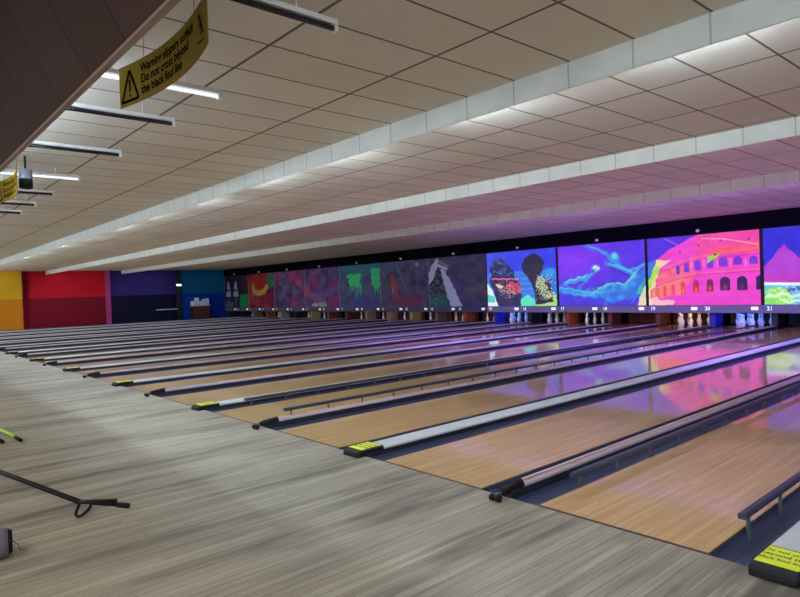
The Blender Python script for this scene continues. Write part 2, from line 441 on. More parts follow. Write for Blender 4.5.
for n in range(1, NL+1):
    x = lane_x(n); lab = 'glossy wooden bowling lane, the '+which(n)
    if lane0 is None:
        lane0 = thing('bowling_lane', lab, 'bowling lane', (x, YFOUL, 0), 'bowling lanes')
        MB().box(E, LW-E, 0.004, YD-YFOUL, -0.13, 0.0).build('playing_surface', M_LANE, lane0)
        MB().box(0.0, LW, 0.002, 0.022, 0.0003, 0.0015).build('foul_line', mat('dark_foul_line', L3(40,24,22), 0.4), lane0)
        gutter_mb(-GW, -E, 0.004, YD-YFOUL).build('gutter', M_GUT, lane0)
        gutter_mb(LW+E, LW+GW, 0.004, YD-YFOUL).build('gutter', M_GUT, lane0)
    else:
        c = copy_tree(lane0); c.location = (x, YFOUL, 0); c['label'] = lab

# dividers
def make_wide(x, label):
    w = WG-2*0.225-2*E
    t = thing('lane_divider', label, 'lane divider', (x, YFOUL, 0), 'wide grey capped lane dividers')
    h = 0.048
    MB().box(-w/2, w/2, 0.004, YM-YFOUL+0.15, -0.13, h-0.022).build('base', M_BODY, t)
    cp = MB(); prof = [(-w/2, h-0.0215), (w/2, h-0.0215), (w/2, h-0.006), (w/2-0.02, h), (w/2-0.07, h+0.006), (-w/2+0.07, h+0.006), (-w/2+0.02, h), (-w/2, h-0.006)]
    cp.prism_y(prof, 0.20, YM-YFOUL+0.15); cp.build('cap', M_CAP, t)
    nose = MB(); zt = h+0.010
    sect = []
    for (y, s, zz, b) in ((-0.095, 0.72, 0.014, 0.002), (-0.09, 0.90, 0.034, 0.002), (-0.07, 1.0, 0.048, 0.002), (-0.04, 1.02, zt, 0.002), (0.003, 1.02, zt+0.001, 0.002), (0.0045, 1.02, zt+0.001, h-0.021), (0.20, 1.02, zt+0.001, h-0.021)):
        hw = w/2*s; sect.append([(-hw, y, b), (hw, y, b), (hw, y, zz*0.7+b*0.3), (hw*0.86, y, zz), (-hw*0.86, y, zz), (-hw, y, zz*0.7+b*0.3)])
    vs = [p for s in sect for p in s]; fs = [(5, 4, 3, 2, 1, 0)[::-1]]
    for i in range(len(sect)-1):
        for k in range(6): fs.append((i*6+k, (i+1)*6+k, (i+1)*6+(k+1) % 6, i*6+(k+1) % 6))
    L = (len(sect)-1)*6; fs.append(tuple(range(L+5, L-1, -1)))
    nose.add(vs, fs).build('nose', M_BLK, t)
    lb = MB().box(-w*0.43, w*0.43, -0.04, 0.185, zt+0.0012, zt+0.0035).build('warning_label', M_YEL, t)
    tx = MB()
    for k, s in enumerate(('Do not cross', 'beyond the', 'black foul line')):
        v, f = text_mesh(s, 0.046, 'CENTER', 0.0008); wd = max(q[0] for q in v)-min(q[0] for q in v); sc = min(1, 0.205/wd)
        tx.add([(q[0]*sc, 0.122-k*0.052+q[1], zt+0.004) for q in v], f)
    tx.build('lettering', M_INK, lb)
    return t
def make_narrow(x, label):
    w = NG-2*0.208-2*E
    t = thing('lane_divider', label, 'lane divider', (x, YFOUL, 0), 'narrow pinkish capped lane dividers')
    MB().box(-w/2, w/2, 0.004, YM-YFOUL+0.15, -0.13, 0.045).build('base', M_BODY, t)
    prof = [(-w/2, 0.0455), (w/2, 0.0455), (w/2, 0.062), (w/2-0.012, 0.076), (w/2-0.03, 0.082), (-w/2+0.03, 0.082), (-w/2+0.012, 0.076), (-w/2, 0.062)]
    MB().prism_y(prof, 0.151, YM-YFOUL+0.15).build('cap', M_CAPN, t)
    MB().box(0.012, 0.022, 0.16, YM-YFOUL+0.14, 0.0822, 0.0832).build('stripe', M_RED, t)
    MB().tube([(0, -0.06, 0.046), (0, -0.01, 0.050), (0, 0.15, 0.056)], [0.024, 0.034, 0.042], 12).build('nose', M_BLK, t, True)
    for s in (-1, 1):
        MB().tube([(s*0.012, -0.115, 0.024), (s*0.040, -0.115, 0.024)], 0.023, 12).build('roller', M_BLK, t, True)
    MB().box(-0.008, 0.008, -0.12, -0.05, 0.020, 0.05).build('roller_bracket', M_POST, t)
    return t
w0 = n0 = None
for n in range(1, NL):
    x = lane_x(n)+LW
    if n % 2:
        lab = 'wide grey divider between the two lanes under the '+TS[(n+1)//2]
        if n == 21: lab = 'wide grey divider with yellow labelled black nose, at the bottom centre of the photo'
        if n == 23: lab = 'wide grey divider with yellow labelled nose, nearest one at the bottom right corner'
        if w0 is None: w0 = make_wide(x+WG/2, lab)
        else: c = copy_tree(w0); c.location = (x+WG/2, YFOUL, 0); c['label'] = lab
    else:
        lab = 'narrow pinkish divider right of the '+which(n)
        if n0 is None: n0 = make_narrow(x+NG/2, lab)
        else: c = copy_tree(n0); c.location = (x+NG/2, YFOUL, 0); c['label'] = lab

# raised bumper rails
def make_rail(x, side, label):
    t = thing('bumper_rail', label, 'bumper rail', (x, 0, 0), 'raised bumper rails')
    y0 = 3.73 if side < 0 else 3.64; dz = -0.022 if side < 0 else 0.0
    mb = MB(); prof = [(-0.018, 0.094), (0.018, 0.094), (0.023, 0.101), (0.023, 0.122), (0.014, 0.130), (-0.014, 0.130), (-0.023, 0.122), (-0.023, 0.101)]
    mb.prism_y([(a, b+dz) for a, b in prof], y0, 18.3); mb.build('rail', M_RAIL, t)
    y = y0+0.09
    while y < 18.2:
        # bent post: foot on the gutter wall, head under the rail
        MB().add([], []).tube([(0, y, 0.093+dz), (0, y, 0.05), (0.0, y+0.01, -0.045)], [0.011, 0.012, 0.013], 6).build('post', M_POST, t)
        y += 0.52
    return t
for n, w in ((20, 'the '+which(20)), (23, 'the nearest full lane')):
    x = lane_x(n)
    make_rail(x-0.032, -1, 'dark bumper rail on posts, left side of '+w)
    make_rail(x+LW+0.045, 1, 'dark bumper rail on posts, right side of '+w)

# ------------------------------------------------------------------ masking screens
class Art:
    def __init__(s, w, h, bg):
        s.w, s.h = w, h; s.u, s.v = np.meshgrid((np.arange(w)+0.5)/w, (np.arange(h)+0.5)/h)
        s.a = np.zeros((h, w, 3)); s.a[:] = bg
    def _bl(s, m, c, al=1.0):
        m = (m*al)[..., None]; s.a = s.a*(1-m)+np.asarray(c, float)*m
    def poly(s, pts, c, al=1.0, wob=0.0):
        u, v = s.u, s.v
        if wob:
            u = u+wob*np.sin(v*41+u*17); v = v+wob*np.sin(u*37+v*13)
        ins = np.zeros(u.shape, bool); n = len(pts)
        for i in range(n):
            x1, y1 = pts[i]; x2, y2 = pts[(i+1) % n]
            if y1 == y2: continue
            cr = ((y1 > v) != (y2 > v)) & (u < (x2-x1)*(v-y1)/(y2-y1)+x1); ins ^= cr
        s._bl(ins.astype(float), c, al)
    def line(s, pts, wd, c, al=1.0, soft=0.3, wob=0.0):
        d = np.full(s.u.shape, 9.0)
        u, v = s.u, s.v*0.68
        if wob: u = u+wob*np.sin(v*60); v = v+wob*np.sin(u*55)
        for (x1, y1), (x2, y2) in zip(pts, pts[1:]):
            y1 *= 0.68; y2 *= 0.68; dx, dy = x2-x1, y2-y1; l = dx*dx+dy*dy+1e-9
            tt = np.clip(((u-x1)*dx+(v-y1)*dy)/l, 0, 1); d = np.minimum(d, np.hypot(u-x1-tt*dx, v-y1-tt*dy))
        s._bl(np.clip((wd/2-d)/(wd*soft/2+1e-6), 0, 1), c, al)
    def ell(s, x, y, rx, ry, c, al=1.0, soft=0.3):
        d = np.hypot((s.u-x)/rx, (s.v-y)/ry); s._bl(np.clip((1-d)/soft, 0, 1), c, al)
    def arch(s, x, y, w, h, c, al=1.0):
        ins = ((abs(s.u-x) < w/2) & (s.v > y-h/2+w*0.7) & (s.v < y+h/2)) | (np.hypot((s.u-x)/(w/2), (s.v-(y-h/2+w*0.7))/(w*0.7)) < 1)
        s._bl(ins.astype(float), c, al)
    def noise(s, amp, cells, seed, m=None):
        r = np.random.default_rng(seed); g = r.uniform(-1, 1, (cells+2, cells+2))
        x = s.u*cells; y = s.v*cells; xi = x.astype(int); yi = y.astype(int); fx = x-xi; fy = y-yi
        fx = fx*fx*(3-2*fx); fy = fy*fy*(3-2*fy)
        n = (g[yi, xi]*(1-fx)+g[yi, xi+1]*fx)*(1-fy)+(g[yi+1, xi]*(1-fx)+g[yi+1, xi+1]*fx)*fy
        s.a = s.a+(n*amp*(1 if m is None else m))[..., None]; return n
    def speck(s, box, c, dens, seed, cells=40, al=0.8):
        r = np.random.default_rng(seed); g = r.uniform(0, 1, (cells+1, int(cells*1.5)+1))
        q = g[(s.v*cells).astype(int), (s.u*cells*1.5).astype(int)] < dens
        x0, x1, y0, y1 = box; q &= (s.u > x0) & (s.u < x1) & (s.v > y0) & (s.v < y1); s._bl(q.astype(float), c, al)

def N(pts, x0, x1, tl, tr, b):     # crop coordinates -> panel coordinates
    out = []
    for x, y in pts:
        u = (x-x0)/(x1-x0); tp = tl+(tr-tl)*u; out.append((u, (y-tp)/(b-tp)))
    return out
def art_list():
    A = {}
    # 1: dark with two pale towers
    a = Art(54, 84, (34, 30, 44)); n = lambda p: N(p, 35, 232, 120, 108, 402)
    a.poly(n([(165,285),(225,275),(228,400),(160,400)]), (30,120,64), 0.9, 0.01)
    a.poly(n([(40,340),(110,350),(110,400),(40,400)]), (84,92,120), 0.6)
    for c in (68, 130): 
        a.poly(n([(c-3,165),(c+6,165),(c+22,300),(c-22,300)]), (150,142,176), 0.9); a.poly(n([(c-14,232),(c+12,232),(c+12,258),(c-14,258)]), (60,50,80), 0.8)
        a.poly(n([(c-9,300),(c+8,300),(c+5,398),(c-9,398)]), (92,80,108), 0.7)
    a.poly(n([(160,120),(228,115),(228,270),(190,270)]), (60,34,50), 0.6); A[1] = a
    # 2
    a = Art(60, 84, (112, 32, 42)); n = lambda p: N(p, 240, 455, 110, 105, 400); a.noise(26, 6, 2)
    a.ell(0.45, 0.28, 0.42, 0.34, (142,34,36), 0.8); a.line(n([(285,215),(292,262),(330,278),(375,262),(396,222)]), 0.13, (158,146,58), 0.9)
    a.poly(n([(405,120),(452,112),(452,215),(415,235),(395,190)]), (22,112,76), 0.9, 0.02); a.poly(n([(420,230),(452,220),(452,400),(410,400)]), (84,34,58), 0.8)
    a.speck((0.02,0.98,0.02,0.98), (60,24,36), 0.15, 3); A[2] = a
    # 3
    a = Art(66, 84, (78, 60, 92)); n = lambda p: N(p, 465, 715, 105, 90, 400); a.noise(22, 9, 4)
    a.ell(0.12, 0.15, 0.16, 0.14, (148,44,86), 0.8, 0.7); a.ell(0.68, 0.18, 0.28, 0.22, (150,46,92), 0.8, 0.7); a.ell(0.8, 0.34, 0.14, 0.14, (176,60,86), 0.8, 0.7)
    a.poly(n([(620,270),(670,400),(590,400)]), (142,44,104), 0.8, 0.02); a.poly(n([(470,200),(520,400),(465,400)]), (64,48,84), 0.6); a.ell(1.0, 0.55, 0.16, 0.18, (150,48,80), 0.7, 0.7); A[3] = a
    # 4
    a = Art(72, 84, (82, 62, 98)); n = lambda p: N(p, 40, 305, 125, 105, 415); a.noise(22, 9, 6)
    a.ell(0.3, 0.35, 0.22, 0.3, (126,46,92), 0.8, 0.8); a.ell(0.85, 0.42, 0.2, 0.14, (118,44,84), 0.8, 0.7); a.ell(0.82, 0.88, 0.3, 0.2, (126,42,92), 0.9, 0.6)
    a.ell(0.06, 0.6, 0.16, 0.22, (176,64,78), 0.8, 0.7); a.poly(n([(150,380),(200,370),(205,412),(150,412)]), (124,158,128), 0.8, 0.02); a.ell(0.3, 0.93, 0.12, 0.06, (190,140,160), 0.8); A[4] = a
    # 5
    a = Art(84, 90, (76, 74, 104)); n = lambda p: N(p, 315, 637, 108, 75, 415); a.noise(16, 9, 7)
    a.ell(0.3, 0.0, 0.75, 0.42, (44,110,112), 0.8, 0.9); a.ell(0.85, 0.0, 0.3, 0.3, (44,110,112), 0.8, 0.9); a.ell(0.6, 0.9, 0.7, 0.25, (58,62,122), 0.7, 0.9)
    a.poly(n([(375,168),(505,158),(480,205),(492,262),(400,258),(394,205)]), (66,182,108), 0.95, 0.015)
    for x, y in ((408,300),(430,290),(458,330),(490,315),(474,300)): a.line(n([(x,240),(x,y)]), 0.03, (66,172,104), 0.9)
    a.poly(n([(572,120),(635,112),(635,262),(600,275),(574,235)]), (62,180,106), 0.9, 0.015); a.line(n([(595,250),(597,310)]), 0.03, (66,172,104)); a.line(n([(617,250),(617,300)]), 0.03, (66,172,104)); A[5] = a
    # 6
    a = Art(90, 90, (74, 68, 88)); n = lambda p: N(p, 65, 378, 130, 108, 410); a.noise(16, 10, 9)
    a.poly(n([(65,130),(220,118),(200,190),(80,180)]), (60,88,104), 0.5, 0.03); a.line(n([(182,140),(205,210),(240,300)]), 0.035, (82,96,150), 0.8)
    a.poly(n([(136,208),(165,212),(178,290),(198,372),(150,362)]), (156,62,60), 0.9, 0.01); a.line(n([(150,290),(158,360)]), 0.02, (180,150,90), 0.7)
    a.poly(n([(170,340),(330,330),(340,400),(130,405)]), (128,48,78), 0.8, 0.03); a.ell(0.79, 0.1, 0.055, 0.07, (128,132,166), 1, 0.6); a.line(n([(320,180),(370,260)]), 0.08, (72,76,120), 0.6)
    a.speck((0.25,0.8,0.6,0.98), (80,60,90), 0.3, 5); A[6] = a
    # 7: stepped pyramid
    a = Art(110, 90, (78, 70, 90)); n = lambda p: N(p, 378, 757, 108, 68, 410); a.noise(10, 10, 11)
    for k in range(7): a.line(n([(500+k*18,170+k*20),(560+k*26,260+k*20),(640+k*16,405)]), 0.012, (70,78,118), 0.6)
    a.ell(0.8, 0.66, 0.2, 0.12, (110,104,84), 0.6, 0.8); a.ell(1.0, 0.75, 0.14, 0.12, (116,88,72), 0.6, 0.8)
    a.poly(n([(448,150),(384,270),(380,408),(530,408),(490,290)]), (52,48,60), 1); a.speck((0.0,0.33,0.3,0.99), (120,118,128), 0.25, 6, 46)
    a.poly(n([(380,330),(500,330),(528,408),(380,408)]), (58,130,108), 0.6); a.speck((0.0,0.36,0.66,0.99), (40,50,56), 0.25, 8, 50)
    a.poly(n([(440,104),(460,120),(440,175),(412,240),(384,275),(382,205),(400,160)]), (178,176,186), 0.95, 0.006)
    a.poly(n([(445,108),(525,150),(520,165),(450,130)]), (150,112,130), 0.9); a.poly(n([(448,140),(515,165),(510,182),(452,160)]), (190,188,196), 0.9)
    a.poly(n([(466,172),(490,176),(545,270),(602,408),(530,408),(500,320)]), (176,178,196), 0.95, 0.008); A[7] = a
    # 8: stone heads
    a = Art(150, 120, (58, 66, 228)); n = lambda p: N(p, 35, 502, 90, 48, 438)
    a.poly(n([(35,220),(502,190),(502,438),(35,438)]), (60,128,226), 0.9, 0.01); a.poly(n([(35,90),(200,80),(120,200),(35,220)]), (78,84,232), 0.7)
    for k in range(7): a.line(n([(230,240+k*17),(500,232+k*17)]), 0.012, (110,160,238) if k % 2 else (60,90,210), 0.6)
    a.ell(0.9, 0.42, 0.1, 0.1, (40,160,230), 0.9, 0.7)
    a.poly(n([(36,285),(70,330),(112,438),(36,438)]), (232,240,240), 1); a.poly(n([(36,360),(85,372),(92,410),(36,412)]), (60,200,190), 0.9)
    a.poly(n([(255,438),(262,390),(310,365),(370,385),(370,438)]), (92,226,190), 1, 0.01)
    a.poly(n([(360,430),(500,360),(500,438),(355,438)]), (170,220,130), 1, 0.01)
    D = (52, 46, 92)
    a.poly(n([(55,185),(85,135),(140,118),(168,150),(228,205),(235,262),(268,290),(276,360),(266,438),(112,438),(80,330),(52,275),(68,240)]), D, 1, 0.006)
    a.line(n([(65,170),(120,130),(180,190),(120,210)]), 0.035, (60,120,190), 0.8, 0.8, 0.02); a.line(n([(90,215),(220,225)]), 0.03, (70,130,200), 0.7, 0.8, 0.02)
    a.line(n([(75,258),(262,258)]), 0.022, (255,110,160), 1, 0.5, 0.004); a.poly(n([(160,290),(262,275),(272,340),(235,355),(180,330)]), (226,86,104), 0.9, 0.02)
    a.speck((0.18,0.42,0.52,0.85), (240,200,170), 0.14, 12, 70); a.speck((0.15,0.5,0.5,0.85), D, 0.3, 13, 60); a.line(n([(120,330),(180,345),(262,350)]), 0.03, (250,190,160), 0.7, 0.9, 0.015); a.poly(n([(100,292),(150,300),(140,318),(110,320)]), (236,220,180), 0.9, 0.01)
    a.poly(n([(282,165),(305,115),(365,86),(410,110),(428,150),(415,200),(398,225),(412,260),(455,280),(470,330),(476,408),(400,424),(368,430),(366,352),(330,262),(288,205)]), (44,40,62), 1, 0.005)
    a.poly(n([(400,235),(430,260),(440,330),(485,340),(470,390),(420,395),(400,340),(365,285)]), (196,214,160), 0.9, 0.02); a.speck((0.7,0.95,0.5,0.93), (44,40,62), 0.4, 16, 60); a.speck((0.72,0.95,0.45,0.9), (210,226,180), 0.12, 15, 70); a.poly(n([(375,400),(480,385),(478,408),(380,418)]), (40,38,56), 1, 0.01)
    a.noise(8, 14, 17); A[8] = a
    # 9: long wall over hills
    a = Art(150, 110, (86, 50, 226)); n = lambda p: N(p, 38, 562, 100, 57, 447)
    a.ell(0.2, 0.25, 0.6, 0.55, (134,54,240), 0.9, 0.9); a.ell(0.8, 0.9, 0.7, 0.5, (66,56,214), 0.8, 0.9)
    C1, C2, C3 = (52,140,226), (70,186,232), (120,220,222)
    a.poly(n([(40,352),(200,372),(330,385),(420,345),(470,345),(562,250),(562,300),(515,447),(40,447)]), (72,58,218), 0.8, 0.01)
    a.poly(n([(325,395),(345,360),(400,322),(455,330),(500,270),(562,215),(562,310),(520,400),(440,410),(380,430),(340,425)]), (52,110,224), 1, 0.012)
    a.line(n([(165,345),(215,300),(268,240)]), 0.045, C1, 0.9, 0.9, 0.004); a.line(n([(225,92),(290,112),(340,138),(372,165)]), 0.055, C1, 0.95, 0.9, 0.004); a.line(n([(250,98),(300,116),(345,145)]), 0.018, C2, 0.9, 0.8)
    a.line(n([(80,314),(150,294),(230,274)]), 0.075, C1, 1, 0.7, 0.006); a.line(n([(86,304),(150,288),(225,268)]), 0.025, C3, 1, 0.8, 0.008); a.line(n([(90,320),(160,302),(215,286)]), 0.02, C2, 0.9, 0.8, 0.008)
    a.line(n([(215,300),(250,262),(300,222)]), 0.035, (60,170,220), 0.9, 0.8, 0.006)
    a.line(n([(40,350),(110,356),(170,370),(240,378),(310,380),(350,362)]), 0.11, C1, 1, 0.7, 0.008); a.line(n([(50,340),(110,346),(170,358),(240,370),(310,368)]), 0.028, C2, 1, 0.8, 0.006); a.line(n([(60,362),(150,378),(250,386)]), 0.02, C2, 0.8, 0.8, 0.006)
    a.ell(0.455, 0.395, 0.06, 0.075, (110,190,220), 1, 0.5); a.ell(0.455, 0.375, 0.028, 0.03, (225,236,232), 1, 0.5); a.ell(0.49, 0.40, 0.02, 0.03, (190,210,220), 1); a.ell(0.43, 0.44, 0.02, 0.03, (40,70,160), 0.8)
    a.ell(0.675, 0.25, 0.07, 0.11, C1, 1, 0.4); a.ell(0.675, 0.22, 0.045, 0.07, (96,206,210), 1, 0.6); a.ell(0.69, 0.36, 0.07, 0.04, C1, 0.9, 0.6); a.line(n([(345,130),(360,175),(425,195)]), 0.035, C1, 0.9, 0.9)
    a.line(n([(340,196),(420,222),(500,262)]), 0.07, (56,130,226), 1, 0.8); a.line(n([(355,198),(430,225),(490,250)]), 0.014, C3, 0.9, 0.8); a.line(n([(360,220),(480,272)]), 0.012, (34,44,170), 1)
    a.line(n([(400,205),(470,240),(520,225),(562,200)]), 0.05, C2, 0.9, 0.9); a.line(n([(520,240),(480,290),(455,325),(380,318),(320,338),(250,375)]), 0.055, (70,180,220), 1, 0.8, 0.008); a.line(n([(510,245),(474,292),(450,318),(380,312),(320,330),(260,366)]), 0.016, (130,226,190), 1, 0.8, 0.006)
    for x, y, q in ((0.56,0.78,0.05),(0.66,0.74,0.07),(0.78,0.72,0.07),(0.86,0.66,0.06),(0.73,0.86,0.06),(0.6,0.9,0.05),(0.9,0.55,0.05)): a.ell(x, y, q, q*1.1, (70,176,226), 0.75, 0.95)
    a.line(n([(500,400),(480,430)]), 0.02, C1, 0.7); a.line(n([(350,400),(330,430),(340,447)]), 0.05, C1, 0.7, 0.9)
    a.speck((0.45,0.72,0.6,0.85), (40,80,190), 0.25, 21, 60, 0.5); a.speck((0.15,0.55,0.7,0.85), (110,210,220), 0.15, 23, 60, 0.6)
    a.poly(n([(562,270),(528,340),(500,380),(540,380)]), (40,200,160), 0.9, 0.01); a.poly(n([(562,320),(535,380),(512,447),(562,447)]), (232,210,176), 1, 0.006); a.noise(6, 12, 22); A[9] = a
    # 10: round arena with two rows of arches
    a = Art(190, 128, (78, 44, 222)); n = lambda p: N(p, 40, 657, 95, 48, 458)
    a.poly(n([(150,92),(290,80),(240,130),(215,135)]), (110,40,210), 0.6); a.line(n([(150,95),(215,125),(240,160)]), 0.012, (190,110,220), 0.8)
    a.poly(n([(40,225),(90,210),(70,290),(40,400)]), (56,120,216), 1, 0.006); 
    P = (236, 66, 200)
    a.poly(n([(95,212),(175,152),(250,118),(310,84),(400,60),(657,40),(657,460),(40,460),(40,395),(62,300)]), P, 1)
    a.poly(n([(310,84),(400,66),(657,44),(657,150),(470,172),(330,196)]), (240,74,150), 0.7, 0.004); a.poly(n([(380,150),(657,110),(657,170),(420,185)]), (244,84,110), 0.7, 0.006)
    a.poly(n([(95,212),(180,210),(110,260),(85,340),(60,458),(40,458),(40,390),(66,290)]), (238,214,160), 1, 0.008); a.poly(n([(40,330),(72,270),(100,240),(120,250),(75,320),(40,380)]), (164,232,60), 0.95, 0.006)
    a.poly(n([(120,270),(300,225),(320,290),(290,330),(100,420),(80,380)]), (242,110,128), 0.75, 0.01); a.poly(n([(60,360),(250,310),(240,400),(60,420)]), (240,128,120), 0.8, 0.012)
    for p0, wd, c in ((([(128,262),(230,222),(330,196),(460,172),(655,148)]), 0.018, (250,120,70)), (([(130,272),(240,236),(360,206),(655,180)]), 0.009, (190,30,110)), (([(85,345),(200,308),(330,284),(657,262)]), 0.014, (252,120,110)), (([(85,352),(200,318),(330,292),(657,272)]), 0.009, (200,40,140)), (([(60,430),(300,420),(657,408)]), 0.008, (216,60,180))): a.line(n(p0), wd, c, 0.8, 0.6)
    a.line(n([(360,95),(470,98),(560,112),(645,130)]), 0.010, (250,180,200), 0.9)
    V = (118, 52, 206)
    for x, y, w, h, c in ((105,300,16,40,(240,130,70)),(135,290,16,40,(240,120,80)),(175,278,18,42,(236,90,90)),(222,265,22,46,(110,40,170)),(272,252,28,48,V),(334,240,34,54,V),(402,230,38,54,V),(472,222,46,50,V),(547,215,44,44,V),(625,213,38,44,V)):
        q = n([(x, y)])[0]; a.arch(q[0], q[1], w/617, h/385, c)
    for x in (300, 368, 438, 510, 586):
        q = n([(x, 228)])[0]; a.line([(q[0], q[1]-0.05), (q[0], q[1]+0.05)], 0.022, (250,150,220), 0.6, 0.8)
    for x, y, w, h, c, c2 in ((60,395,14,50,(232,120,50),None),(98,388,18,56,(236,100,50),None),(140,380,20,58,(240,80,60),None),(192,370,22,60,(240,70,90),None),(248,362,28,66,(236,70,50),(240,130,60)),(322,354,34,66,(196,36,60),(240,110,50)),(398,348,36,64,(120,30,70),(230,90,50)),(478,340,52,72,(64,24,80),(150,50,110)),(565,338,52,72,(52,20,78),(110,40,100)),(655,335,44,72,(50,20,80),None)):
        q = n([(x, y)])[0]; a.arch(q[0], q[1], w/617, h/385, c)
        if c2: a.ell(q[0], q[1]+h/385*0.28, w/617*0.36, h/385*0.3, c2, 0.9, 0.6)
    a.poly(n([(388,196),(452,178),(440,198),(405,222),(388,232)]), (150,214,60), 1, 0.006); a.poly(n([(420,180),(446,178),(430,190)]), (60,40,40), 1)
    for x, y in ((462,108),(342,132),(604,100),(235,168)): q = n([(x, y)])[0]; a.ell(q[0], q[1], 0.014, 0.02, (150,30,110), 0.8)
    a.poly(n([(60,415),(150,425),(195,445),(190,460),(45,460),(45,430)]), (248,210,196), 0.8, 0.02); a.noise(7, 16, 31); A[10] = a
    # 11: pointed pyramids over water
    a = Art(170, 120, (42, 40, 214)); n = lambda p: [(x, y) for x, y in p]
    a.poly([(0,0.52),(0.16,0.22),(0.33,0.52),(0.4,0.74),(0,0.74)], (176,62,206), 1, 0.004); a.poly([(0,0.6),(0.4,0.6),(1,0.52),(1,0.76),(0,0.76)], (190,54,194), 1, 0.004)
    a.poly([(0.42,0.56),(0.66,0.28),(0.92,0.56)], (160,60,210), 1, 0.004); a.poly([(0,0.72),(1,0.7),(1,1),(0,1)], (96,190,220), 1, 0.004)
    a.poly([(0,0.8),(0.2,0.78),(0.22,1),(0,1)], (146,230,84), 1, 0.02); a.line([(0.0,0.9),(0.12,0.86),(0.3,0.9),(0.5,0.84)], 0.04, (236,244,240), 0.9, 0.8, 0.01); a.line([(0.2,0.8),(0.4,0.8),(0.6,0.86)], 0.05, (60,70,190), 0.9, 0.8, 0.01); a.line([(0.14,0.95),(0.3,0.96),(0.6,0.93)], 0.03, (240,246,250), 0.9, 0.8, 0.01); a.speck((0,1,0.74,1), (220,246,230), 0.15, 34, 60, 0.7); a.line([(0,0.72),(0.3,0.74),(1,0.72)], 0.03, (236,240,250), 1); a.noise(8, 14, 35); A[11] = a
    for k, (b, c) in ((12, ((60,50,210), (60,200,220))), (13, ((150,50,220), (240,90,160)))):
        a = Art(90, 64, b); a.noise(30, 7, k); a.ell(0.5, 0.8, 0.5, 0.4, c, 0.8, 0.8); A[k] = a
    return A
ARTS = art_list()
THEME = {1:'dark image of two pale towers and green', 2:'red image with a yellow crescent shape', 3:'murky purple and pink image', 4:'purple image with small pale green shape at its foot', 5:'slate image with dripping bright green patches',
 6:'slate image with a red tower', 7:'dim image of a stepped pyramid with white stairs', 8:'glowing image of two dark stone heads', 9:'glowing violet and blue image of a wall winding over hills', 10:'glowing pink image of a round arena with arches',
 11:'glowing image of a magenta pyramid under blue sky', 12:'glowing blue image right of the pyramid one', 13:'glowing violet image, outermost right'}
XM0 = -36.0239-PP
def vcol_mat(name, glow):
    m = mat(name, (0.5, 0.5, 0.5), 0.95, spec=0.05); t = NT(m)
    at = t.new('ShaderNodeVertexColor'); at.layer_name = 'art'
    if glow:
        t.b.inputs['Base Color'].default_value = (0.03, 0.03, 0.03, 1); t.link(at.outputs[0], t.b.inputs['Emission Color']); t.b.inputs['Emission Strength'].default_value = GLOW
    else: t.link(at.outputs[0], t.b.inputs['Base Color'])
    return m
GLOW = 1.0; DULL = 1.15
M_GLOW = vcol_mat('blacklit_print_glow', True); M_PRINT = vcol_mat('dim_screen_image', False)  # emission stands in for blacklight falling on the fluorescent prints
def digits(mb, txt, x, z, size, y=-0.006):
    v, f = text_mesh(txt, size, 'CENTER', 0.003); mb.add([(q[0]+x, y, q[1]+z) for q in v], f)
